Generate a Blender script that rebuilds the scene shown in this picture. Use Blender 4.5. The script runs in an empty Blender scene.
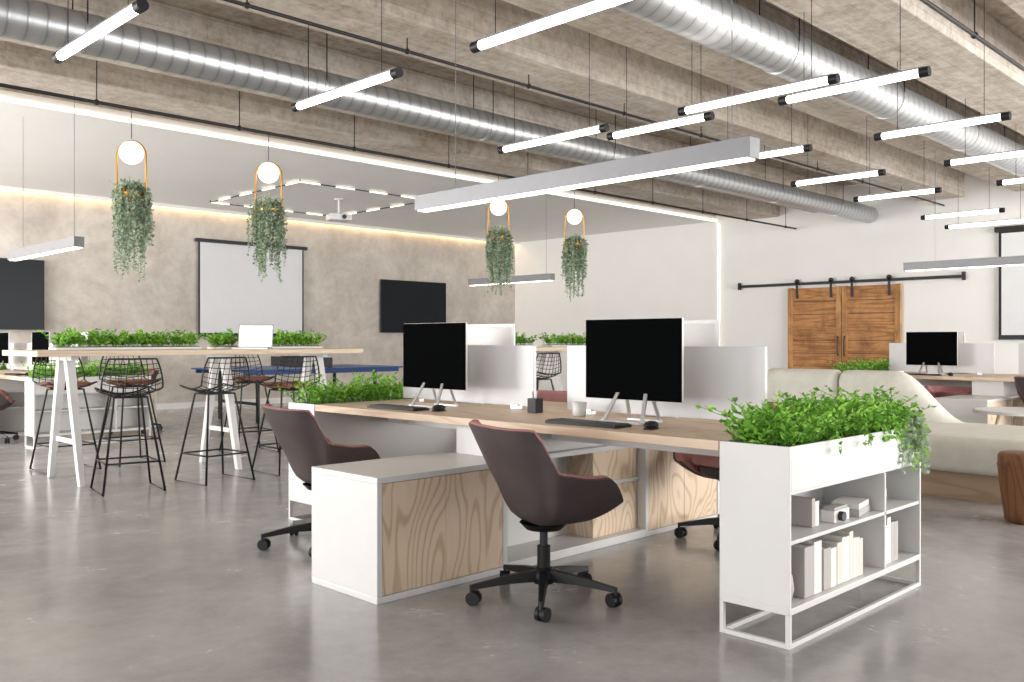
import bpy, bmesh, math, random
from mathutils import Vector, Matrix
random.seed(7)
D=bpy.data; S=bpy.context.scene; COL=S.collection
S.view_settings.view_transform='Standard'
S.view_settings.exposure=0.1
def hx(h):
    h=h.lstrip('#'); c=[int(h[i:i+2],16)/255 for i in (0,2,4)]
    return tuple((x/12.92 if x<=.04045 else ((x+.055)/1.055)**2.4) for x in c)+(1,)
# ---------------------------------------------------------------- materials
def base(name):
    m=D.materials.new(name); m.use_nodes=True; nt=m.node_tree
    return m,nt,nt.nodes['Principled BSDF']
def N(nt,t,**k):
    n=nt.nodes.new(t)
    for a,b in k.items(): setattr(n,a,b)
    return n
def mapping(nt,scale=(1,1,1),rot=(0,0,0)):
    tc=N(nt,'ShaderNodeTexCoord'); mp=N(nt,'ShaderNodeMapping')
    mp.inputs['Scale'].default_value=scale; mp.inputs['Rotation'].default_value=rot
    nt.links.new(tc.outputs['Object'],mp.inputs['Vector']); return mp.outputs[0]
def noise(nt,vec,scale,detail=4,rough=.55,dist=0):
    n=N(nt,'ShaderNodeTexNoise'); n.inputs['Scale'].default_value=scale
    n.inputs['Detail'].default_value=detail; n.inputs['Roughness'].default_value=rough
    n.inputs['Distortion'].default_value=dist
    nt.links.new(vec,n.inputs['Vector']); return n.outputs['Fac']
def ramp(nt,fac,stops):
    r=N(nt,'ShaderNodeValToRGB'); e=r.color_ramp.elements
    while len(e)<len(stops): e.new(.5)
    for i,(p,c) in enumerate(stops): e[i].position=p; e[i].color=c
    nt.links.new(fac,r.inputs[0]); return r.outputs[0]
def mathn(nt,op,a,b=None):
    n=N(nt,'ShaderNodeMath',operation=op)
    for i,v in enumerate((a,b)):
        if v is None: continue
        if isinstance(v,(int,float)): n.inputs[i].default_value=v
        else: nt.links.new(v,n.inputs[i])
    return n.outputs[0]
def mixc(nt,fac,a,b,bt='MIX'):
    n=N(nt,'ShaderNodeMix',data_type='RGBA',blend_type=bt)
    for sk,v in ((n.inputs[0],fac),(n.inputs[6],a),(n.inputs[7],b)):
        if isinstance(v,(int,float,tuple)): sk.default_value=v
        else: nt.links.new(v,sk)
    return n.outputs[2]
def bump(nt,bs,h,strength=.2,dist=.01):
    b=N(nt,'ShaderNodeBump'); b.inputs['Strength'].default_value=strength; b.inputs['Distance'].default_value=dist
    nt.links.new(h,b.inputs['Height']); nt.links.new(b.outputs[0],bs.inputs['Normal'])
def plain(name,c,rough=.5,metal=0,c2=None,sc=8,bmp=0,spec=None):
    m,nt,b=base(name); b.inputs['Roughness'].default_value=rough; b.inputs['Metallic'].default_value=metal
    v=mapping(nt); n=noise(nt,v,sc)
    c=hx(c) if isinstance(c,str) else c
    if c2 is None: c2=tuple(x*.98 for x in c[:3])+(1,)
    else: c2=hx(c2)
    nt.links.new(ramp(nt,n,[(.35,c),(.65,c2)]),b.inputs['Base Color'])
    if bmp: bump(nt,b,noise(nt,v,sc*12),bmp,.004)
    if spec is not None: b.inputs['Specular IOR Level'].default_value=spec
    return m
def emit(name,c,s):
    m,nt,b=base(name); b.inputs['Base Color'].default_value=hx(c)
    b.inputs['Emission Color'].default_value=hx(c); b.inputs['Emission Strength'].default_value=s
    return m
WHITE=plain('white_lacquer','#d6d5d4',.4)
WHITEW=plain('white_paint','#efeeec',.8,sc=2)
BLACK=plain('black_metal','#191919',.45,.2)
BLKPL=plain('black_plastic','#1b1b1e',.45,spec=.3)
DARKP=plain('dark_plastic','#35363a',.5,spec=.3)
SILV=plain('silver_metal','#c9cacc',.3,.85)
ALU=plain('grey_aluminium','#808185',.45,.3)
BRASS=plain('brass','#c8923c',.28,.9)
SHELL=plain('chair_shell_leather','#4b4142',.5,0,'#413839',6,.1,.3)
PINK=plain('mauve_fabric','#c08c8c',.85,0,'#b38080',12,.2,.2)
SCREEN=plain('black_glass','#0a0b0c',.25,spec=0)
TVM=plain('tv_glass','#202328',.3,spec=.1)
SCRW=plain('projection_screen','#dfe0e3',.8)
CREAM=plain('cream_fabric','#d0cec6',.9,0,'#c8c6bd',10,.2,.2)
SOIL=plain('soil','#3a2b20',.95)
BLUE=plain('blue_table_top','#345690',.5)
PAGE=plain('book_paper','#dcd6cc',.7)
BOOKW=plain('book_cover_white','#e2e0dc',.6); BOOKG=plain('book_cover_grey','#b3aeaa',.6)
TAN=plain('tan_leather','#7d4c33',.6)
def leafm(name,c,c2):
    m=plain(name,c,.5,0,c2,30,spec=.25); nt=m.node_tree; b=nt.nodes['Principled BSDF']
    tr=N(nt,'ShaderNodeBsdfTranslucent'); mx=N(nt,'ShaderNodeMixShader'); mx.inputs[0].default_value=.35
    nt.links.new(b.inputs['Base Color'].links[0].from_socket,tr.inputs[0])
    nt.links.new(b.outputs[0],mx.inputs[1]); nt.links.new(tr.outputs[0],mx.inputs[2])
    nt.links.new(mx.outputs[0],nt.nodes['Material Output'].inputs[0]); return m
GRN=[leafm('leaf_green_a','#8cc650','#7cb642'),leafm('leaf_green_b','#b2de6e','#a2d45a'),leafm('leaf_green_c','#68a03a','#5c9232')]
SAGE=[leafm('sage_leaf_a','#a9b9a2','#9cad95'),leafm('sage_leaf_b','#869c82','#7b9277'),leafm('sage_leaf_c','#c6d2bb','#bac8ae')]
GLASSP=plain('frosted_panel','#d0d1d4',.35)
TUBE=emit('tube_glow','#fff8ec',7)
STRIP=emit('led_strip','#fff6e6',5)
STRIPW=emit('led_strip_soft','#fff1da',2.2)
WARM=emit('warm_cove_led','#ffd9a0',10)
GLOBE=emit('opal_globe','#fff4e0',2.2)
LSCR=emit('laptop_screen','#f2f4f8',.8)

def wood(name,c1,c2,c3,scale=(1,1,1),rings=26,nsc=1.4,fs=(1,1,1),knots=False):
    m,nt,b=base(name); b.inputs['Roughness'].default_value=.5; b.inputs['Specular IOR Level'].default_value=.3
    v=mapping(nt,scale)
    n=noise(nt,v,nsc,2,.4,.3)
    r=mathn(nt,'SINE',mathn(nt,'MULTIPLY',n,rings*6.283))
    r=mathn(nt,'ADD',mathn(nt,'MULTIPLY',r,.5),.5)
    col=ramp(nt,r,[(0,hx(c2)),(.4,hx(c1)),(1,hx(c1))])
    v2=mapping(nt,fs); n2=noise(nt,v2,9,5,.6)
    col=mixc(nt,mathn(nt,'MULTIPLY',n2,.8),col,hx(c3))
    if knots:
        n4=noise(nt,mapping(nt,(1,1,1)),3.5,6,.7,.4)
        col=mixc(nt,ramp(nt,n4,[(.42,(0,0,0,1)),(.68,(.75,.75,.75,1))]),col,hx('#7d4f2a'))
    nt.links.new(col,b.inputs['Base Color']); bump(nt,b,n2,.08,.003)
    return m
OAKY=wood('oak_desktop','#d6c3af','#c2a992','#c7b098',(3,.45,3),12,1.4,(5,.4,5))
OAKF=wood('oak_door_front','#e2d0b9','#bd9f80','#d5bda2',(1.5,1.5,.6),34,1.5,(8,8,.6))
OAKX=wood('oak_bar_top','#d8c8b2','#c4ab92','#cdb79c',(.4,3,3),12,1.4,(.4,5,5))
PINE=wood('pine_barn_door','#cb9560','#95622f','#ac7641',(1,.35,6),7,1.2,(1,.8,7),True)
PINE2=wood('pine_barn_frame','#cfa06a','#a2713f','#b27f49',(1,6,.35),7,1.2,(1,7,.8),True)
PLINTH=wood('sofa_plinth_wood','#b8a48c','#a08a70','#ab957a',(1,.4,3),8,1.4,(5,.4,5))
STOOLW=wood('walnut_stool_wood','#8d6446','#6d4830','#7b5439',(3,3,.6),12,1.4,(5,5,.5))

def mk_floor():
    m,nt,b=base('polished_concrete'); v=mapping(nt)
    n1=noise(nt,v,.6,6,.62,.3); n2=noise(nt,v,2.3,9,.72,.2); n3=noise(nt,v,14,6,.65)
    c=ramp(nt,n1,[(.3,hx('#868383')),(.5,hx('#9f9d9d')),(.7,hx('#b8b6b5'))])
    c=mixc(nt,.5,c,ramp(nt,n2,[(.3,hx('#7a7777')),(.5,hx('#a09e9e')),(.7,hx('#bfbdbc'))]))
    c=mixc(nt,.12,c,ramp(nt,n3,[(.3,hx('#8a8886')),(.7,hx('#bab8b6'))]))
    nt.links.new(c,b.inputs['Base Color'])
    nt.links.new(ramp(nt,n2,[(.3,(.14,)*3+(1,)),(.75,(.32,)*3+(1,))]),b.inputs['Roughness'])
    bump(nt,b,n1,.02,.004); return m
FLOOR=mk_floor()
def mk_plaster():
    m,nt,b=base('beige_plaster'); v=mapping(nt)
    n1=noise(nt,v,1.1,8,.68,.6); n2=noise(nt,v,6,7,.7)
    c=ramp(nt,n1,[(.32,hx('#aea59c')),(.5,hx('#c5bdb4')),(.68,hx('#dbd5cd'))])
    c=mixc(nt,.3,c,ramp(nt,n2,[(.35,hx('#a89f96')),(.65,hx('#dad4cd'))]))
    nt.links.new(c,b.inputs['Base Color']); b.inputs['Roughness'].default_value=.85; bump(nt,b,n1,.1,.01); return m
PLAST=mk_plaster()
def mk_beam(name,dark):
    m,nt,b=base(name); v=mapping(nt,(.4,7,7)); w=mapping(nt)
    n1=noise(nt,v,1.6,7,.7,.3); n2=noise(nt,w,1.1,8,.72,.6); n3=noise(nt,w,11,8,.75)
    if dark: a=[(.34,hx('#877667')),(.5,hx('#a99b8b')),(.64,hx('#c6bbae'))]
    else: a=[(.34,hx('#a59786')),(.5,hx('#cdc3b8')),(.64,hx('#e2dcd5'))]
    c=ramp(nt,n1,a); c=mixc(nt,.5,c,ramp(nt,n2,[(.38,a[0][1]),(.58,a[2][1])]))
    c=mixc(nt,.35,c,ramp(nt,n3,[(.38,hx('#7d6e60')),(.58,hx('#dfd7cd'))]))
    wv=N(nt,'ShaderNodeTexBrick'); mp=mapping(nt,(1,1,1))
    wv.inputs['Color1'].default_value=(1,1,1,1); wv.inputs['Color2'].default_value=(.85,.81,.77,1); wv.inputs['Mortar'].default_value=(.62,.57,.52,1)
    wv.inputs['Scale'].default_value=1; wv.inputs['Mortar Size'].default_value=.003; wv.inputs['Brick Width'].default_value=2.3; wv.inputs['Row Height'].default_value=.16
    sx=N(nt,'ShaderNodeSeparateXYZ'); cx=N(nt,'ShaderNodeCombineXYZ'); nt.links.new(mp,sx.inputs[0])
    nt.links.new(sx.outputs[0],cx.inputs[0]); nt.links.new(mathn(nt,'ADD',sx.outputs[1],sx.outputs[2]),cx.inputs[1]); nt.links.new(cx.outputs[0],wv.inputs['Vector'])
    c=mixc(nt,.7,c,wv.outputs['Color'],'MULTIPLY')
    nt.links.new(c,b.inputs['Base Color']); b.inputs['Roughness'].default_value=.9; bump(nt,b,n3,.5,.02); return m
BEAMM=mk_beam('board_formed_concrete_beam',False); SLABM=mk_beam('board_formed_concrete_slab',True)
def mk_duct():
    m,nt,b=base('galvanised_spiral_duct'); v=mapping(nt,(1,.25,.25))
    w=N(nt,'ShaderNodeTexWave',wave_type='BANDS',bands_direction='X'); w.inputs['Scale'].default_value=2.6
    nt.links.new(v,w.inputs['Vector'])
    nt.links.new(ramp(nt,w.outputs['Fac'],[(.0,hx('#9a9da0')),(.08,hx('#b4b7ba')),(1,hx('#bec0c2'))]),b.inputs['Base Color'])
    b.inputs['Metallic'].default_value=.75; b.inputs['Roughness'].default_value=.38
    bump(nt,b,ramp(nt,w.outputs['Fac'],[(0,(1,1,1,1)),(.06,(0,0,0,1))]),.2,.005); return m
DUCT=mk_duct()

# ---------------------------------------------------------------- builder
class B:
    def __init__(s): s.v=[];s.f=[];s.mi=[];s.sm=[];s.mats=[]
    def _m(s,m):
        if m not in s.mats: s.mats.append(m)
        return s.mats.index(m)
    def add(s,vs,fs,m,smooth=False,M=None):
        o=len(s.v); i=s._m(m)
        for p in vs:
            p=Vector(p)
            s.v.append(tuple(M@p) if M else tuple(p))
        for f in fs: s.f.append([o+k for k in f]); s.mi.append(i); s.sm.append(smooth)
    def box(s,x0,x1,y0,y1,z0,z1,m,M=None):
        vs=[(x,y,z) for x in (x0,x1) for y in (y0,y1) for z in (z0,z1)]
        s.add(vs,[(0,1,3,2),(4,6,7,5),(0,4,5,1),(2,3,7,6),(0,2,6,4),(1,5,7,3)],m,False,M)
    def tube(s,pts,r,m,n=10,closed=False,cap=True,smooth=True):
        pts=[Vector(p) for p in pts]; rs=r if isinstance(r,(list,tuple)) else [r]*len(pts)
        rings=[]; L=len(pts); up=None
        for i,p in enumerate(pts):
            if closed: t=(pts[(i+1)%L]-pts[i-1])
            else: t=pts[min(i+1,L-1)]-pts[max(i-1,0)]
            t=t.normalized() if t.length>1e-9 else Vector((0,0,1))
            if up is None:
                up=Vector((0,0,1)) if abs(t.z)<.9 else Vector((1,0,0))
            a=t.cross(up)
            if a.length<1e-4: a=t.cross(Vector((0,1,0)))
            a.normalize(); b=a.cross(t).normalized(); up=b
            rings.append([p+a*math.cos(2*math.pi*k/n)*rs[i]+b*math.sin(2*math.pi*k/n)*rs[i] for k in range(n)])
        vs=[q for R in rings for q in R]; fs=[]
        for i in range(L if closed else L-1):
            j=(i+1)%L
            for k in range(n): fs.append((i*n+k,i*n+(k+1)%n,j*n+(k+1)%n,j*n+k))
        s.add(vs,fs,m,smooth)
        if cap and not closed:
            s.add(rings[0],[tuple(range(n))[::-1]],m); s.add(rings[-1],[tuple(range(n))],m)
    def bar(s,p,q,w,t,m,side=(0,1,0)):
        p=Vector(p);q=Vector(q); d=(q-p).normalized(); sd=Vector(side); sd=(sd-d*sd.dot(d)).normalized(); n=d.cross(sd)
        vs=[c+sd*a*w/2+n*b*t/2 for c in (p,q) for a,b in ((-1,-1),(1,-1),(1,1),(-1,1))]
        s.add(vs,[(3,2,1,0),(4,5,6,7),(0,1,5,4),(1,2,6,5),(2,3,7,6),(3,0,4,7)],m)
    def sphere(s,c,r,m,n=20,k=12,sc=(1,1,1)):
        vs=[];fs=[]
        for i in range(k+1):
            th=math.pi*i/k
            for j in range(n):
                ph=2*math.pi*j/n
                vs.append((c[0]+r*sc[0]*math.sin(th)*math.cos(ph),c[1]+r*sc[1]*math.sin(th)*math.sin(ph),c[2]+r*sc[2]*math.cos(th)))
        for i in range(k):
            for j in range(n): fs.append((i*n+j,(i+1)*n+j,(i+1)*n+(j+1)%n,i*n+(j+1)%n))
        s.add(vs,fs,m,True)
    def lathe(s,c,prof,m,n=24,smooth=True):
        vs=[(c[0]+r*math.cos(2*math.pi*j/n),c[1]+r*math.sin(2*math.pi*j/n),c[2]+z) for r,z in prof for j in range(n)]
        fs=[(i*n+j,i*n+(j+1)%n,(i+1)*n+(j+1)%n,(i+1)*n+j) for i in range(len(prof)-1) for j in range(n)]
        s.add(vs,fs,m,smooth)
    def prism(s,pts,z0,z1,m,r=.05,seg=5,rb=0):
        n=len(pts); P=[Vector((p[0],p[1])) for p in pts]; nor=[]
        for i in range(n):
            t=(P[(i+1)%n]-P[i-1]).normalized(); nor.append(Vector((t.y,-t.x)))
        levels=[]
        if rb:
            for k in range(seg+1):
                a=math.pi/2*(1-k/seg); levels.append((rb*(1-math.cos(a)),z0+rb*(1-math.sin(a))))
        else: levels.append((0,z0))
        for k in range(seg+1):
            a=math.pi/2*k/seg; levels.append((r*(1-math.cos(a)),z1-r+r*math.sin(a)))
        vs=[(P[i].x-nor[i].x*o,P[i].y-nor[i].y*o,z) for o,z in levels for i in range(n)]
        fs=[(l*n+i,l*n+(i+1)%n,(l+1)*n+(i+1)%n,(l+1)*n+i) for l in range(len(levels)-1) for i in range(n)]
        s.add(vs,fs,m,True)
        s.add(vs[-n:],[tuple(range(n))],m,False); s.add(vs[:n],[tuple(range(n))[::-1]],m)
    def leaf(s,p,d,side,L,W,m):
        d=d.normalized(); sd=(side-d*side.dot(d))
        if sd.length<1e-3: sd=d.orthogonal()
        sd.normalize(); nn=d.cross(sd)
        a=p; b=p+d*L*.5+sd*W*.5+nn*W*.18; c=p+d*L-nn*L*.1; e=p+d*L*.5-sd*W*.5+nn*W*.18
        s.add([a,b,c,e],[(0,1,2),(0,2,3)],m)
    def mesh(s,name):
        me=D.meshes.new(name); me.from_pydata(s.v,[],s.f)
        for m in s.mats: me.materials.append(m)
        me.polygons.foreach_set('material_index',s.mi); me.polygons.foreach_set('use_smooth',s.sm)
        me.update(); return me
    def build(s,name,loc=(0,0,0),rz=0,bevel=0):
        return put(s.mesh(name),name,loc,rz,bevel)
def put(me,name,loc=(0,0,0),rz=0,bevel=0):
    o=D.objects.new(name,me); COL.objects.link(o); o.location=loc; o.rotation_euler=(0,0,math.radians(rz))
    if bevel:
        b=o.modifiers.new('bevel','BEVEL'); b.width=bevel; b.segments=2; b.limit_method='ANGLE'; b.angle_limit=math.radians(50)
    return o
def rnd(a,b): return random.uniform(a,b)
def rvec(): return Vector((rnd(-1,1),rnd(-1,1),rnd(-1,1))).normalized()
def rrect(x0,x1,y0,y1,r,n=8):
    pts=[]
    for cx,cy,a0 in ((x1-r,y1-r,0),(x0+r,y1-r,90),(x0+r,y0+r,180),(x1-r,y0+r,270)):
        for k in range(n+1):
            a=math.radians(a0+90*k/n); pts.append((cx+r*math.cos(a),cy+r*math.sin(a)))
    return pts

# ---------------------------------------------------------------- room shell
XW,YN,XS,YS=15.0,14.9,-4.0,-4.0; ZD=3.44; YE=9.46; ZB=3.4; ZS=3.8
def simple(name,boxes,m,bevel=0):
    b=B()
    for bx in boxes: b.box(*bx,m)
    return b.build(name,bevel=bevel)
simple('floor',[(XS,XW,YS,YN,-.1,0)],FLOOR)
simple('wall_north',[(XS,XW+.2,YN,YN+.2,0,ZS)],PLAST)
simple('wall_east',[(XW,XW+.2,YS,YN,0,ZS)],WHITEW)
b=B()
b.box(XS,XW,YS-.2,YS,0,.25,WHITEW); b.box(XS,XW,YS-.2,YS,3.3,ZS,WHITEW)
for i in range(9):
    x=XS+i*(XW-XS-.1)/8; b.box(x,x+.1,YS-.15,YS-.05,.25,3.3,DARKP)
b.build('wall_south')
b=B()
b.box(XS-.2,XS,YS,YN,0,.25,WHITEW); b.box(XS-.2,XS,YS,YN,3.3,ZS,WHITEW)
for i in range(9):
    y=YS+i*(YN-YS-.1)/8; b.box(XS-.15,XS-.05,y,y+.1,.25,3.3,DARKP)
b.build('wall_west')
BEAMS=[(-3.6,-2.9),(-2.3,-1.6),(-1.0,-.3),(.2,.85),(1.3,1.95),(2.45,3.05),(3.62,4.28),(5.0,5.65),(6.95,7.5),(8.15,8.75)]
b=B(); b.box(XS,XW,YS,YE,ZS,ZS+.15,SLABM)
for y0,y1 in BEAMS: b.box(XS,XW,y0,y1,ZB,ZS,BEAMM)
b.build('ceiling',bevel=.01)
def cz(y):
    for a,c in BEAMS:
        if a-.01<=y<=c+.01: return ZB
    return ZS
b=B(); b.box(XS,XW,YE+.12,YN,ZD,ZS+.15,WHITEW); b.box(XS,XW,YE+.02,YE+.12,ZD+.09,ZS,BEAMM)
b.box(XS,XW,YE+.02,YE+.12,ZD-.02,ZD+.09,WHITEW)
b.build('ceiling_dropped')
simple('led_strip_ceiling_edge',[(XS,XW-.01,YE-.01,YE+.02,ZD-.01,ZD+.02)],STRIPW)
simple('led_strip_wall',[(XW-.03,XW,YE-.05,YE-.03,.05,3.38)],STRIPW)
simple('trim_cove_ledge',[(XS,XW,YN-.14,YN-.12,ZD-.05,ZD)],WHITEW)
simple('led_cove_light',[(XS,XW-.06,YN-.05,YN-.02,ZD-.02,ZD-.005)],WARM)
simple('baseboard_north',[(XS,XW-.03,YN-.02,YN,0,.1)],WHITEW)
simple('baseboard_east',[(XW-.02,XW,YS,5.8,0,.1),(XW-.02,XW,8.1,YE-.1,0,.1)],WHITEW)

def duct(y,z,r,x1,name='ventilation_duct'):
    b=B(); b.tube([(XS+.01,y,z),(x1,y,z)],r,DUCT,32)
    x=XS+.6
    while x<x1:
        b.tube([(x-.012,y,z),(x+.012,y,z)],r+.006,SILV,32)
        zt=ZS-.002
        b.tube([(x,y-r,z),(x,y-r,zt)],.005,BLACK,6); b.tube([(x,y+r,z),(x,y+r,zt)],.005,BLACK,6)
        x+=1.9
    b.build(name)
duct(6.5,3.27,.14,14.98); duct(3.32,3.28,.16,14.98)
def pipe(y,z,r=.018):
    b=B(); b.tube([(XS+.02,y,z),(14.97,y,z)],r,BLACK,10)
    x=XS+.4
    while x<14.9:
        b.tube([(x,y,z),(x,y,cz(y)-.002)],.005,BLACK,6); b.sphere((x,y,z),r*1.7,BLACK,10,6); x+=1.3
    b.build('sprinkler_pipe')
pipe(7.82,3.15,.015); pipe(5.3,3.3,.013); pipe(2.2,3.3,.015)

def tube_light(x,y0,y1,z=2.82):
    b=B()
    b.tube([(x,y0+.04,z),(x,y1-.04,z)],.026,TUBE,14)
    b.box(x-.014,x+.014,y0+.03,y1-.03,z+.02,z+.034,ALU)
    for a,c in ((y0,y0+.06),(y1-.06,y1)): b.tube([(x,a,z),(x,c,z)],.032,BLKPL,14)
    for y in (y0+.18,y1-.18): b.tube([(x,y,z+.03),(x,y,cz(y)-.002)],.0025,BLACK,5)
    b.build('tube_light')
for x,y0,y1 in [(1.88,4.47,5.68),(3.48,4.47,5.68),(5.53,4.48,5.68),(3.49,2.6,3.8),(5.53,2.6,3.8),
    (5.79,3.69,4.67),(5.78,2.13,3.14),(7.35,2.13,3.14),(8.9,2.13,3.14),(10.4,2.13,3.14),
    (7.35,3.7,4.7),(8.93,3.72,4.71),(10.42,3.72,4.7),(12.6,3.72,4.75),(13.9,3.72,4.9)]:
    tube_light(x,y0,y1)
def linear(x,y0,y1,z=2.04):
    b=B(); b.box(x-.045,x+.045,y0,y1,z-.045,z+.05,ALU); b.box(x-.035,x+.035,y0+.02,y1-.02,z-.052,z-.044,STRIP)
    for y in (y0+.12,y1-.35): b.tube([(x,y,z+.05),(x,y,(cz(y) if y<YE else ZD)-.002)],.003,ALU,5)
    b.build('linear_pendant_light',bevel=.003)
linear(3.74,2.157,4.587); linear(3.0,8.5,10.4) ; linear(11.05,2.3,4.36); linear(9.3,8.5,10.2)

# ---------------------------------------------------------------- plants
def grass(b,x0,x1,y0,y1,z,n,h=.15,ll=.032,mats=GRN,edge=False):
    xm,ym=(x0+x1)/2,(y0+y1)/2
    for _ in range(n):
        p=Vector((rnd(x0,x1),rnd(y0,y1),z)); H=h*random.choice((.55,.7,.8,.9,1.0,1.3))*rnd(.85,1.1)
        out=(p.y-ym)/max(.01,(y1-y0)/2)
        lean=Vector((rnd(-.55,.55),rnd(-.5,.5)+.55*out,1))
        q=p+lean*H*.6; t=q+Vector((lean.x*1.6,lean.y*1.6,.55))*H*.45
        m=random.choice(mats)
        b.tube([p,q,t],[.0018,.0015,.001],mats[2],3,cap=False)
        k=random.randint(8,13)
        for i in range(k):
            u=.2+.8*i/k; c=p.lerp(q,u/.6) if u<.6 else q.lerp(t,(u-.6)/.4)
            d=rvec(); d.z=abs(d.z)*.6+.1
            b.leaf(c,d,rvec(),ll*rnd(.7,1.25),ll*rnd(.4,.65),random.choice((m,m,random.choice(mats))))
def trail(b,p,L,mats,ll=.022,out=.05,ang=None,dens=5):
    a=rnd(0,6.28) if ang is None else ang; o=Vector((math.cos(a),math.sin(a),0))*out
    pts=[p,p+o*.6+Vector((0,0,.03)),p+o+Vector((0,0,-.03))]
    c=pts[-1]; k=int(L/.05)
    for i in range(k): c=c+Vector((rnd(-.01,.01),rnd(-.01,.01),-.05)); pts.append(c)
    b.tube(pts,.0012,mats[1],3,cap=False)
    for i in range(len(pts)-1):
        for j in range(dens):
            q=pts[i].lerp(pts[i+1],j/dens); d=rvec(); d.z-=.3
            b.leaf(q,d,rvec(),ll*rnd(.7,1.2),ll*.75,random.choice(mats))

def hanging(x,y,zg):
    b=B(); w=.125; zt=zg+.10; zb=zg-.50
    b.tube([(x,y,zt+.02),(x,y,3.132)],.003,BLACK,6)
    pts=[]
    for k in range(13):
        a=math.pi*k/12; pts.append((x+w*math.cos(a),y,zt-w+ w*math.sin(a)))
    for k in range(13):
        a=math.pi+math.pi*k/12; pts.append((x+w*math.cos(a),y,zb+w+w*math.sin(a)))
    c=[(math.cos(math.radians(-45))*(p[0]-x)+x,math.sin(math.radians(-45))*(p[0]-x)+y,p[2]) for p in pts]
    b.tube(c,.008,BRASS,8,closed=True)
    b.tube([(x,y,zt),(x,y,zg+.08)],.006,BRASS,8)
    b.lathe((x,y,zg+.09),[(.0,.012),(.035,.01),(.035,-.012)],BRASS,16)
    b.sphere((x,y,zg),.1,GLOBE)
    b.lathe((x,y,zg-.38),[(.0,-.06),(.05,-.058),(.085,-.03),(.1,.02),(.1,.06),(.09,.055),(.0,.03)],BRASS,24)
    for _ in range(115):
        a=rnd(0,6.28); r=rnd(.04,.095)
        q=random.random(); L=rnd(.15,.38) if q<.45 else (rnd(.38,.54) if q<.75 else rnd(.5,.76))
        trail(b,Vector((x+r*math.cos(a),y+r*math.sin(a),zg-.325)),L,SAGE,.028,rnd(.01,.1)*(1 if L<.5 else .6),a,4)
    grass(b,x-.07,x+.07,y-.07,y+.07,zg-.34,40,.11,.03,SAGE)
    b.build('hanging_plant_lamp')
for x,z in ((3.19,2.77),(4.505,2.77),(7.59,2.76),(8.98,2.78)): hanging(x,7.82,z)

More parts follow.
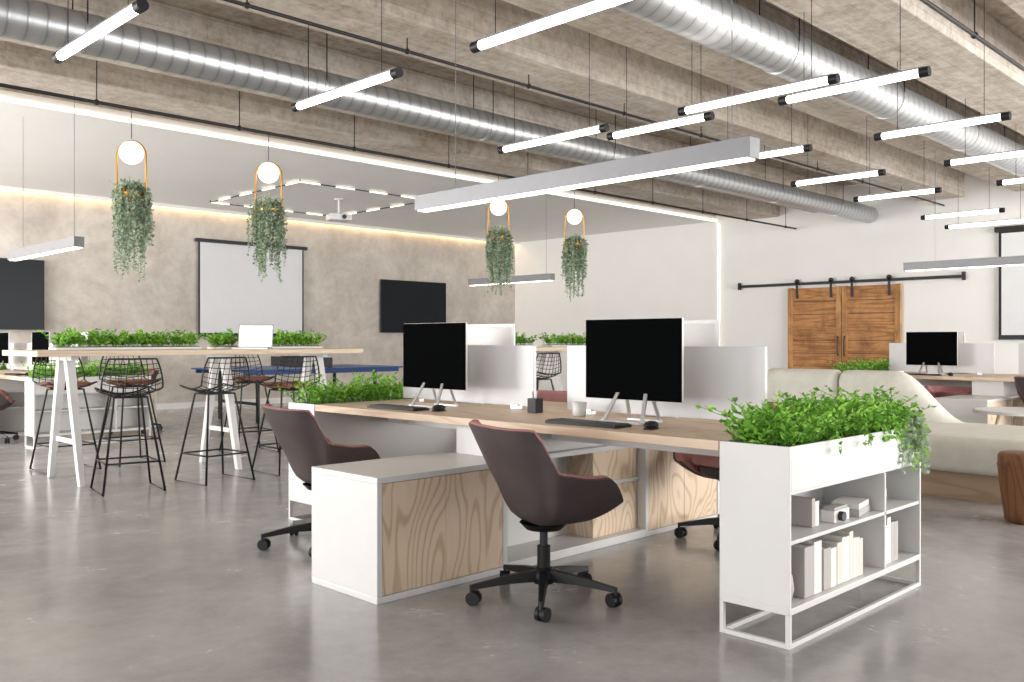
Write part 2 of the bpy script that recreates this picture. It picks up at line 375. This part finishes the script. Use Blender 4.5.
# ---------------------------------------------------------------- office chair
def chair_mesh():
    b=B(); nu,nv=64,14
    def sm(t): t=max(0,min(1,t)); return t*t*(3-2*t)
    def P(phi,s,off=0):
        a=abs(math.degrees(phi))
        zr=.775-.185*sm((a-50)/18)-.02*sm((a-68)/30)-.12*sm((a-114)/28)
        zb=.355
        z=zb+(zr-zb)*s**1.05
        r=.42+.58*s**.62
        cx,sy=math.cos(phi),math.sin(phi)
        k=(abs(cx)**3.6+abs(sy)**3.6)**(-1/3.6)
        lean=.07*max(0,z-.5)/.29*max(0,cx)
        x=-(.255 if cx>0 else .27)*cx*k*r-lean+.02
        y=.33*sy*k*r
        if off: off=off*(.7+.75*sm((a-45)/30))*(.5+.5*s)
        return (x+off*cx,y-off*sy,z+(.02 if off and s==0 else 0))
    pm=math.radians(150)
    phis=[-pm+2*pm*i/nu for i in range(nu+1)]
    O=[P(p,j/nv) for j in range(nv+1) for p in phis]; I=[P(p,j/nv,.038) for j in range(nv+1) for p in phis]
    w=nu+1; fs=[(j*w+i,j*w+i+1,(j+1)*w+i+1,(j+1)*w+i) for j in range(nv) for i in range(nu)]
    b.add(O,[f[::-1] for f in fs],SHELL,True); b.add(I,fs,PINK,True)
    def strip(ids,m):
        vs=[]
        for i in ids:
            o=Vector(O[i]); n=Vector(I[i]); vs+= [o,o.lerp(n,.18)+Vector((0,0,.006)),o.lerp(n,.55)+Vector((0,0,.014)),n]
        K=range(len(ids)-1)
        b.add(vs,[(4*k,4*k+4,4*k+5,4*k+1) for k in K],m,True)
        b.add(vs,[(4*k+1,4*k+5,4*k+6,4*k+2) for k in K]+[(4*k+2,4*k+6,4*k+7,4*k+3) for k in K],PINK,True)
    strip([nv*w+i for i in range(w)],SHELL); strip([j*w for j in range(nv+1)],SHELL); strip([j*w+nu for j in range(nv+1)],SHELL)
    ring=[O[i] for i in range(w)]
    b.add([(.02,0,.34)]+ring,[(0,i+1,i+2) for i in range(nu)]+[(0,w,1)],SHELL,True)
    def sup(cx,ax,ay,e=3):
        out=[]
        for k in range(36):
            a=2*math.pi*k/36; c,s_=math.cos(a),math.sin(a); q=(abs(c)**e+abs(s_)**e)**(-1/e)
            out.append((cx+ax*c*q,ay*s_*q))
        return out
    b.prism(sup(.06,.155,.165),.36,.44,SHELL,.01,3,.06)
    b.prism(sup(.06,.185,.20),.44,.51,PINK,.035,4,.02)
    b.tube([(0,0,.10),(0,0,.24)],.03,BLKPL,14); b.tube([(0,0,.24),(0,0,.34)],.018,DARKP,12)
    b.lathe((0,0,.315),[(0,0),(.08,0),(.11,.03)],BLKPL,16)
    b.tube([(.02,.05,.33),(.03,.2,.33),(.03,.24,.325)],.007,BLKPL,8)
    b.lathe((0,0,.075),[(0,0),(.045,0),(.05,.03),(.035,.07),(.0,.07)],BLKPL,16)
    for k in range(5):
        a=math.radians(72*k+24); c,s_=math.cos(a),math.sin(a); e=Vector((c,s_,0)); sd=Vector((-s_,c,0))
        prof=[(.03,.135,.024,.05),(.16,.118,.018,.035),(.33,.085,.012,.02)]
        vs=[]
        for r,z,hw,hh in prof:
            for du,dz in ((-1,-1),(1,-1),(.7,0),(-.7,0)):
                vs.append(e*r+sd*hw*du+Vector((0,0,z+(dz*hh))))
        fs=[(i*4+j,i*4+(j+1)%4,(i+1)*4+(j+1)%4,(i+1)*4+j) for i in range(2) for j in range(4)]+[(11,10,9,8)]
        b.add(vs,fs,BLKPL)
        w0=e*.33; b.tube([w0+Vector((0,0,.085)),w0+Vector((0,0,.05))],.008,DARKP,8)
        ca=a+1.0; ax=Vector((math.cos(ca),math.sin(ca),0)); wc=w0+Vector((0,0,.03))+Vector((-ax.y,ax.x,0))*.012
        for sgn in (-1,1):
            b.tube([wc+ax*.006*sgn,wc+ax*.024*sgn],.03,BLKPL,16)
        b.tube([wc-ax*.008,wc+ax*.008],.024,DARKP,12)
    return b.mesh('office_chair')
CH=chair_mesh()
def monitor_mesh():
    b=B(); w=.288
    b.box(-.006,.006,-w,w,.11,.50,SCREEN)
    b.box(-.002,.012,-w-.001,w+.001,.108,.502,WHITE)
    b.prism([(.012,-w+.02),(.012,w-.02),(.03,w-.12),(.03,-w+.12)][::-1],.13,.48,WHITE,.005,2)
    for s_ in (-1,1):
        b.bar((.03,.07*s_,.20),(-.075,.115*s_,.008),.022,.008,SILV)
        b.bar((.03,.07*s_,.20),(.10,.09*s_,.008),.018,.008,SILV)
    b.bar((-.08,-.125,.006),(-.08,.125,.006),.012,.03,SILV,(0,0,1))
    b.bar((.10,-.1,.006),(.10,.1,.006),.012,.02,SILV,(0,0,1))
    b.bar((.03,-.08,.2),(.03,.08,.2),.03,.012,SILV,(0,0,1))
    return b.mesh('computer_monitor')
MON=monitor_mesh()
def keyboard_mesh():
    b=B(); b.box(-.06,.06,-.215,.215,0,.012,BLKPL)
    for r in range(5):
        for c in range(20):
            x=-.052+r*.0215; y=-.208+c*.0209; b.box(x,x+.018,y,y+.0178,.012,.017,DARKP)
    return b.mesh('keyboard')
KB=keyboard_mesh()
def mouse_mesh():
    b=B(); b.sphere((0,0,.0188),.03,BLKPL,20,12,(1.75,1.0,.62)); b.box(-.04,.04,-.022,.022,0,.006,BLKPL)
    b.box(-.04,-.02,-.003,.003,.03,.036,DARKP); return b.mesh('computer_mouse')
MS=mouse_mesh()
# ---------------------------------------------------------------- desk
DX0,DX1,DY0,DY1=3.11,4.37,1.955,4.845
def desk_mesh():
    b=B()
    b.box(DX0,3.735,DY0,DY1,.715,.755,OAKY); b.box(3.745,DX1,DY0,DY1,.715,.755,OAKY)
    b.box(3.735,3.745,DY0,DY1,.70,.735,DARKP)
    for x0,x1,out in ((2.37,3.17,0),(4.31,5.11,1)):
        y0,y1=3.2,3.72; t=.028
        b.box(x0,x1,y0,y1,.553-t,.553,WHITE); b.box(x0,x1,y0,y1,.0,.03,WHITE)
        b.box(x0,x0+t,y0,y1,.03,.553-t,WHITE); b.box(x1-t,x1,y0,y1,.03,.553-t,WHITE)
        xm=(x0+x1)/2
        for a,c in ((x0+t+.002,xm-.0015),(xm+.0015,x1-t-.002)):
            b.box(a,c,y0+.004,y0+.022,.032,.553-t-.002,OAKF); b.box(a,c,y1-.022,y1-.004,.032,.553-t-.002,OAKF)
        b.box(x0+t,x1-t,y0+.03,y1-.03,.03,.5,WHITE)
    b.box(3.17,4.31,3.2,3.72,.0,.045,WHITE); b.box(3.17,4.31,3.25,3.67,.33,.352,WHITE)
    b.box(3.17,4.31,3.25,3.67,.525,.553,WHITE); b.box(3.90,4.31,3.26,3.66,.045,.525,OAKF)
    b.box(3.17,3.9,3.45,3.47,.045,.525,WHITE)
    b.box(3.2,4.28,3.3,3.62,.553,.715,WHITE)
    b.box(3.6,3.88,DY0+.1,3.3,.62,.70,WHITE); b.box(3.6,3.88,3.62,DY1-.1,.62,.70,WHITE)
    return b.mesh('office_desk')
DK=desk_mesh()
def divider_mesh():
    b=B()
    for y0,y1 in ((2.1,3.30),(3.555,4.75)):
        b.box(3.728,3.752,y0,y1,.775,1.125,GLASSP)
        for y in (y0+.15,y1-.15): b.box(3.72,3.76,y-.03,y+.03,.755,.785,SILV)
    return b.mesh('desk_divider_screen')
DV=divider_mesh()
def planter_mesh():
    b=B(); X,Y,t=1.26,.30,.018
    for x in (0,X-t):
        for y in (0,Y-t): b.box(x,x+t,y,y+t,0,.13,WHITE)
    for y in (0,Y-t): b.box(t,X-t,y,y+t,0,t,WHITE)
    for x in (0,X-t): b.box(x,x+t,t,Y-t,0,t,WHITE)
    b.box(0,X,0,Y,.125,.15,WHITE)
    b.box(0,.014,0,Y,.15,.755,WHITE); b.box(X-.014,X,0,Y,.15,.755,WHITE)
    b.box(.014,X-.014,Y-.012,Y,.15,.755,WHITE)
    b.box(.014,X-.014,0,.012,.585,.755,WHITE)
    b.box(.014,X-.014,.012,Y-.012,.57,.585,WHITE)
    b.box(.014,X-.014,.004,Y-.012,.385,.4,WHITE)
    b.box(.86,.874,.004,Y-.012,.15,.57,WHITE)
    b.box(.014,X-.014,.012,Y-.012,.60,.73,SOIL)
    return b.mesh('planter_shelf')
PL=planter_mesh()
def planter_grass(n,X=1.26,Y=.3,z=.732,h=.17,extra=True):
    b=B(); grass(b,.03,X-.03,.03,Y-.03,z,n,h)
    if extra:
        for _ in range(34): trail(b,Vector((rnd(X-.24,X-.02),rnd(.01,.05),z+.05)),rnd(.06,.24),[GRN[1],SAGE[0],SAGE[2]],.026,rnd(.04,.08),rnd(-1.9,-1.0))
        for _ in range(16): trail(b,Vector((rnd(.05,X-.2),rnd(.02,.05),z+.06)),rnd(.0,.08),GRN,.026,.07,rnd(-1.9,-1.2))
    return b.mesh('greenery')
G1=planter_grass(400); G2=planter_grass(300,extra=False)

def books(x,y,z,n,H=.2,w0=.022,w1=.045):
    b=B(); cx=0
    for i in range(n):
        w=rnd(w0,w1); h=H*rnd(.82,1.05); dp=rnd(.13,.17); mm=random.choice((BOOKW,BOOKW,BOOKG,PAGE))
        M=Matrix.Translation((cx,0,.001))
        b.box(0,.003,0,dp,0,h,mm,M); b.box(w-.003,w,0,dp,0,h,mm,M); b.box(0,w,-.003,0,0,h,mm,M); b.box(.003,w-.003,0,dp-.005,.004,h-.004,PAGE,M)
        cx+=w+.002
    b.build('books',(x,y,z),0)
def planter(loc,r,g):
    p=put(PL,'planter_shelf',loc,r,.0015); o=put(g,'greenery'); o.parent=p
def cluster(ox,oy,main=False):
    o=(ox,oy,0)
    put(DK,'office_desk',o,0,.003); put(DV,'desk_divider_screen',o,0,.002)
    planter((ox+3.11,oy+1.65,0),0,G1 if main else G2); planter((ox+4.37,oy+5.15,0),180,G2)
    for x,y,r in ((3.5,2.68,0),(3.5,4.163,0),(3.98,2.78,180),(3.98,4.24,180)): put(MON,'computer_monitor',(ox+x,oy+y,.756),r,.002)
    for x,y in ((3.26,2.76),(3.25,4.19),(4.2,2.75),(4.2,4.2)): put(KB,'keyboard',(ox+x,oy+y,.756))
    for x,y in ((3.30,2.42),(3.3,3.88),(4.2,3.1)): put(MS,'computer_mouse',(ox+x,oy+y,.756),15)
    for x,y,r in ((2.95,2.75,-19),(2.86,4.38,-10),(4.62,2.78,170),(4.62,4.3,190)): put(CH,'office_chair',(ox+x,oy+y,0),r)
cluster(0,0,True); cluster(7.47,-.14); cluster(.1,8.75)

b=B(); 
b.box(-.03,.03,-.03,.03,0,.006,DARKP)
for a in ((-.03,-.027,-.03,.03),(.027,.03,-.03,.03),(-.027,.027,-.03,-.027),(-.027,.027,.027,.03)): b.box(*a,.006,.08,DARKP)
for i in range(4): b.tube([(rnd(-.01,.01),rnd(-.01,.01),.008),(rnd(-.025,.025),rnd(-.025,.025),.12)],.003,random.choice((BLKPL,SILV)),6)
b.build('pen_holder',(3.6,3.42,.756))
def mug(x,y,z,m,name='coffee_mug'):
    b=B(); b.lathe((0,0,0),[(0,0),(.028,0),(.036,.01),(.038,.075),(.034,.075),(.032,.012),(0,.01)],m,22)
    b.tube([(.036+.022*math.sin(math.pi*k/8),0,.04+.022*math.cos(math.pi*k/8)) for k in range(9)],.004,m,6); b.build(name,(x,y,z),40)
mug(3.6,3.1,.756,WHITE)
books(3.28,1.68,.151,2,.2,.06,.08); books(3.44,1.68,.151,2,.18,.05,.06); books(3.56,1.68,.151,7,.19);  books(4.02,1.68,.151,4,.2,.03,.05)
books(3.42,1.72,.401,2,.12)
b=B(); b.lathe((0,0,0),[(0,0),(.03,0),(.042,.05),(.035,.1),(.016,.13),(.018,.16),(.012,.16),(.01,.13),(0,.02)],BOOKG,20); b.build('vase',(3.19,1.72,.151))
b=B(); b.box(-.07,.07,-.03,.03,0,.05,BOOKW); b.box(-.06,.06,-.025,.025,.05,.062,BOOKG); b.tube([(-.02,-.03,.025),(-.02,-.05,.025)],.02,DARKP,16); b.build('desk_camera',(3.63,1.72,.401),0,.003)
b=B(); b.box(-.09,.09,-.06,.06,0,.03,BOOKG); b.box(-.085,.085,-.058,.058,.03,.055,BOOKW); b.build('storage_box',(3.84,1.75,.401),10,.002)
mug(4.10,1.74,.401,WHITE,'cup')

# ---------------------------------------------------------------- bar tables
def bar_mesh():
    b=B(); b.box(2.3,5.3,7.38,8.24,1.03,1.075,OAKX)
    for x in (2.65,4.0,5.0):
        for ye,s_ in ((7.46,-1),(8.16,1)):
            yt=7.81+s_*.075
            vs=[(x-.035,yt-.035,1.03),(x+.035,yt-.035,1.03),(x+.035,yt+.035,1.03),(x-.035,yt+.035,1.03),
                (x-.022,ye-.03,0),(x+.022,ye-.03,0),(x+.022,ye+.03,0),(x-.022,ye+.03,0)]
            b.add(vs,[(0,3,2,1),(4,5,6,7),(0,1,5,4),(1,2,6,5),(2,3,7,6),(3,0,4,7)],WHITE)
        b.box(x-.03,x+.03,7.60,8.02,.99,1.03,WHITE)
        b.box(x-.012,x+.012,7.62,8.0,.32,.36,WHITE)
    return b.mesh('bar_table')
BT=bar_mesh()
for ox in (0,4.45): put(BT,'bar_table',(ox,0,0),0,.004)
def table_planter(x0,x1,y=7.97,z=1.076,n=200):
    b=B(); b.box(x0,x1,y-.09,y+.09,z,z+.02,WHITE); b.box(x0+.01,x1-.01,y-.08,y+.08,z+.02,z+.026,SOIL)
    grass(b,x0+.02,x1-.02,y-.07,y+.07,z+.024,n,.13,.036); b.build('table_planter')
table_planter(2.6,3.85,n=280); table_planter(4.0,4.25,n=60); table_planter(4.62,5.15,n=120)
table_planter(7.0,8.3,n=200); table_planter(8.6,9.5,n=140)
b=B(); b.box(-.16,.16,-.11,.11,0,.014,SILV); b.box(-.14,.14,-.02,.09,.014,.016,DARKP)
M=Matrix.Translation((0,.11,.012))@Matrix.Rotation(math.radians(-14),4,'X')
b.box(-.16,.16,-.004,.004,0,.22,SILV,M); b.box(-.15,.15,-.0055,-.004,.01,.21,LSCR,M)
b.build('laptop',(4.20,7.58,1.076),-42)
def stool_mesh(pad):
    b=B(); R=.0055
    def P(u,v):
        if v<=1: x=.19-.36*v; z=.745-.03*math.sin(math.pi*v)+.05*max(0,(.2-v))*-1; w=.20+.02*v
        else:
            k=v-1; x=-.17-.07*k; z=.745+.27*k; w=.22-.05*k*k
        z+=.05*u*u*(1 if v<1 else (2-v)); x+= .05*u*u*(max(0,v-.8))
        return Vector((x,u*w,z))
    for i in range(9):
        u=-1+2*i/8; b.tube([P(u,2*k/14) for k in range(15)],R*.6,BLACK,5)
    for k in range(13):
        v=2*k/12; b.tube([P(-1+2*i/8,v) for i in range(9)],R*.6,BLACK,5)
    b.tube([P(-1,2*k/14) for k in range(15)]+[P(-1+2*i/8,2) for i in range(1,9)]+[P(1,2-2*k/14) for k in range(1,15)]+[P(1-2*i/8,0) for i in range(1,8)],R*1.3,BLACK,7,closed=True)
    if pad: b.prism(rrect(-.17,.17,-.18,.18,.08),.745,.785,TAN,.015,3,.01)
    for s_ in (-1,1):
        f=Vector((.23,.22*s_,.008)); bk=Vector((-.23,.22*s_,.008)); tf=Vector((.10,.12*s_,.72)); tb=Vector((-.10,.12*s_,.72))
        b.tube([tf,f,bk,tb],R*1.6,BLACK,8)
        b.tube([tf,tb],R*1.2,BLACK,6)
    for x in (.10,-.10): b.tube([(x,-.12,.72),(x,.12,.72)],R*1.2,BLACK,6)
    k=.68; xx=.10+(.23-.10)*k; yy=.12+.10*k; z=.72*(1-k)
    b.tube([(xx,-yy,z),(xx,yy,z),(-xx,yy,z),(-xx,-yy,z)],R*1.3,BLACK,7,closed=True)
    return b.mesh('bar_stool')
ST=stool_mesh(False); ST2=stool_mesh(True)
for me,x,y,r in ((ST,2.84,7.03,80),(ST,3.54,7.0,95),(ST2,4.25,7.05,90),(ST2,2.9,8.55,-90),(ST2,3.5,8.6,-85),(ST2,4.7,8.55,-95),
    (ST,7.4,7.0,90),(ST,8.4,7.0,95),(ST2,8.0,8.6,-90)): put(me,'bar_stool',(x,y,0),r)

b=B(); b.box(6.05,7.41,11.2,12.7,.735,.76,BLUE); b.box(7.43,8.79,11.2,12.7,.735,.76,BLUE)
for y in (11.2,12.68): b.box(6.05,8.79,y,y+.02,.7605,.7615,WHITE)
for x in (6.05,8.77): b.box(x,x+.02,11.2,12.7,.7605,.7615,WHITE)
b.box(6.05,8.79,11.94,11.96,.7605,.7615,WHITE)
b.box(6.1,8.74,11.24,11.27,.68,.735,BLUE); b.box(6.1,8.74,12.63,12.66,.68,.735,BLUE)
b.box(7.415,7.425,11.1,12.8,.76,.91,DARKP)
for x in (6.4,8.4):
    for y in (11.4,12.5): b.box(x-.02,x+.02,y-.02,y+.02,0,.735,BLACK)
    b.box(x-.02,x+.02,11.4,12.5,.25,.29,BLACK)
b.build('ping_pong_table')

# ---------------------------------------------------------------- wall items
def tv(x0,x1,z0,z1):
    b=B(); b.box(x0,x1,YN-.09,YN-.05,z0,z1,BLKPL); b.box(x0+.012,x1-.012,YN-.093,YN-.09,z0+.012,z1-.012,TVM)
    b.box((x0+x1)/2-.2,(x0+x1)/2+.2,YN-.05,YN-.001,(z0+z1)/2-.15,(z0+z1)/2+.15,BLACK); b.build('wall_tv')
tv(2.9,4.72,1.32,2.38)
tv(11.08,12.80,1.32,2.40)
b=B(); x0,x1=7.2,9.28
b.box(x0-.06,x1+.06,YN-.11,YN-.04,2.86,2.92,DARKP); b.box(x0,x1,YN-.066,YN-.062,1.25,2.88,BLKPL)
b.box(x0+.03,x1-.03,YN-.068,YN-.066,1.29,2.86,SCRW); b.box(x0,x1,YN-.08,YN-.05,1.22,1.26,DARKP); b.box(x0+.2,x0+.3,YN-.05,YN-.001,2.87,2.91,DARKP); b.box(x1-.3,x1-.2,YN-.05,YN-.001,2.87,2.91,DARKP); b.build('projection_screen')
b=B(); y0,y1=2.6,4.49
b.box(XW-.10,XW-.02,y0-.05,y1+.05,2.80,2.88,BLACK); b.box(XW-.066,XW-.06,y0,y1,1.2,2.80,BLKPL); b.box(XW-.069,XW-.066,y0+.04,y1-.04,1.24,2.78,SCRW); b.box(XW-.08,XW-.05,y0,y1,1.17,1.21,BLACK); b.build('projection_screen')
b=B(); z=ZD-.03
def seg(p,q,n):
    sd=(1,0,0) if abs(p[0]-q[0])<.01 else (0,1,0)
    for i in range(n):
        a=Vector(p).lerp(Vector(q),(i+.0)/n); c=Vector(p).lerp(Vector(q),(i+.55)/n); e=Vector(p).lerp(Vector(q),(i+1)/n)
        b.bar(a,c,.018,.016,STRIPW,sd); b.bar(c,e,.014,.014,DARKP,sd)
X0,X1,Y0,Y1=6.95,9.35,11.2,13.9
seg((X0,Y0,z),(X1,Y0,z),4); seg((X0,Y1,z),(X1,Y1,z),4); seg((X0,Y0,z),(X0,Y1,z),4); seg((X1,Y0,z),(X1,Y1,z),4)
for x in (X0,X1):
    for y in (Y0,Y1): b.tube([(x,y,z),(x,y,ZD)],.01,BLACK,6)
b.build('ceiling_light_frame')
b=B(); b.tube([(0,0,.1),(0,0,.34)],.02,WHITE,10); b.box(-.18,.18,-.14,.14,0,.1,WHITE); b.tube([(.05,-.14,.05),(.05,-.17,.05)],.035,DARKP,16); b.lathe((0,0,.33),[(0,0),(.08,0),(.08,.02)],WHITE,16)
b.build('ceiling_projector',(8.35,12.3,ZD-.35),-20,.01)

b=B(); yd0,ym,yd1=5.96,6.955,7.95
b.bar((XW-.07,4.96,2.16),(XW-.07,8.96,2.16),.05,.012,BLACK,(0,0,1))
for y in (5.1,6.2,7.0,7.8,8.8): b.tube([(XW-.07,y,2.16),(XW-.002,y,2.16)],.012,BLACK,8)
for y in (4.99,8.93): b.box(XW-.10,XW-.04,y-.02,y+.02,2.10,2.23,BLACK)
for a,c in ((yd0,ym-.006),(ym+.006,yd1)):
    n=9
    for i in range(n):
        z0=.03+i*2.04/n; b.box(XW-.062,XW-.035,a+.02,c-.02,z0+.005,z0+2.04/n-.005,PINE)
    b.box(XW-.05,XW-.034,a+.02,c-.02,.03,2.05,DARKP)
    for y in (a,c-.09): b.box(XW-.085,XW-.03,y,y+.09,.02,2.09,PINE2)
    for z0 in (.02,1.3,1.97): b.box(XW-.083,XW-.03,a+.09,c-.09,z0,z0+.11,PINE)
    for y in (a+.18,c-.18):
        b.box(XW-.095,XW-.085,y-.02,y+.02,1.9,2.2,BLACK); b.tube([(XW-.095,y,2.2),(XW-.075,y,2.2)],.045,BLACK,16)
for y in (ym-.06,ym+.06): b.tube([(XW-.09,y,.9),(XW-.12,y,.93),(XW-.12,y,1.2),(XW-.09,y,1.23)],.01,BLACK,8)
b.build('barn_door')

# ---------------------------------------------------------------- lounge
b=B()
b.prism(rrect(6.98,8.12,1.55,4.35,.3),0,.2,PLINTH,.005,2)
b.prism(rrect(6.85,8.2,1.4,4.5,.38,12),.2,.46,CREAM,.08,6,.05)
def loft(st):
    n=16; vs=[]
    for y,xc,th,z0,h in st:
        for k in range(n):
            t=k/(n-1)
            if t<.3: x=-th/2; z=z0+(h-z0-th/2)*t/.3
            elif t>.7: x=th/2; z=z0+(h-z0-th/2)*(1-t)/.3
            else:
                an=math.pi*(1-(t-.3)/.4); x=th/2*math.cos(an); z=h-th/2+th/2*math.sin(an)
            vs.append((xc+x,y,z))
    fs=[(i*n+k,(i+1)*n+k,(i+1)*n+k+1,i*n+k+1) for i in range(len(st)-1) for k in range(n-1)]
    b.add(vs,fs,CREAM,True)
    b.add(vs[:n],[tuple(range(n))],CREAM); b.add(vs[-n:],[tuple(range(n))[::-1]],CREAM)
loft([(3.76,8.05,.16,.3,.85),(3.79,8.05,.24,.3,.885)]+[(3.85+i*.11,8.05-.02*i*i*.2,.26,.3,.89) for i in range(6)]+[(4.46,7.98,.2,.3,.86),(4.49,7.97,.1,.3,.8)])
st=[(3.74,8.05,.16,.3,.85),(3.71,8.05,.24,.3,.885)]
for i in range(22):
    y=3.67-i*.06; t=max(0,min(1,(3.25-y)/.6)); t=t*t*(3-2*t); st.append((y,8.05,.26-.06*t,.3,.89-.43*t))
loft(st); b.build('sofa')
b=B(); b.prism([(.45*math.cos(2*math.pi*k/40),.45*math.sin(2*math.pi*k/40)) for k in range(40)],.47,.5,WHITE,.01,3)
for k in range(4):
    a=math.radians(90*k+20); b.tube([(.22*math.cos(a),.22*math.sin(a),.47),(.34*math.cos(a),.34*math.sin(a),0)],[.018,.012],OAKX,10)
b.build('coffee_table',(9.45,2.6,0))
b=B(); b.lathe((0,0,0),[(0,0),(.12,0),(.14,.015),(.15,.1),(.17,.25),(.18,.36),(.178,.42),(.165,.437),(.0,.44)],STOOLW,32)
b.lathe((0,0,0),[(.181,.355),(.184,.36),(.181,.365)],STOOLW,32); b.build('round_wooden_stool',(6.38,1.74,0))

# ---------------------------------------------------------------- lights / world
w=D.worlds.new('World'); S.world=w; w.use_nodes=True
bg=w.node_tree.nodes['Background']; bg.inputs[0].default_value=(.965,.975,1,1); bg.inputs[1].default_value=1.15
def area(name,loc,rot,sx,sy,p,c=(1,1,1)):
    l=D.lights.new(name,'AREA'); l.shape='RECTANGLE'; l.size=sx; l.size_y=sy; l.energy=p; l.color=c
    o=D.objects.new(name,l); COL.objects.link(o); o.location=loc; o.rotation_euler=rot; return o
R90=math.radians(90)
area('added_fill_south',(10.5,YS-.3,1.8),(R90,0,0),8.5,3,1150,(1,.985,.96))  # added area lamp out of view, brightens the barn door wall
area('added_fill_west',(XS-.3,12,1.7),(R90,0,-R90),5,3,1150,(1,.98,.95))  # unseen fill lamp added to lift the plaster wall and dropped ceiling
area('window_light_west_near',(XS-.3,3.5,1.8),(R90,0,-R90),9,3,240,(1,.985,.96))
# ---------------------------------------------------------------- camera
cd=D.cameras.new('camera'); cam=D.objects.new('camera',cd); COL.objects.link(cam)
cam.location=(0,0,1.15); cam.rotation_euler=(math.radians(90),0,math.radians(-45))
cd.sensor_width=36; cd.lens=905/1024*36; S.camera=cam
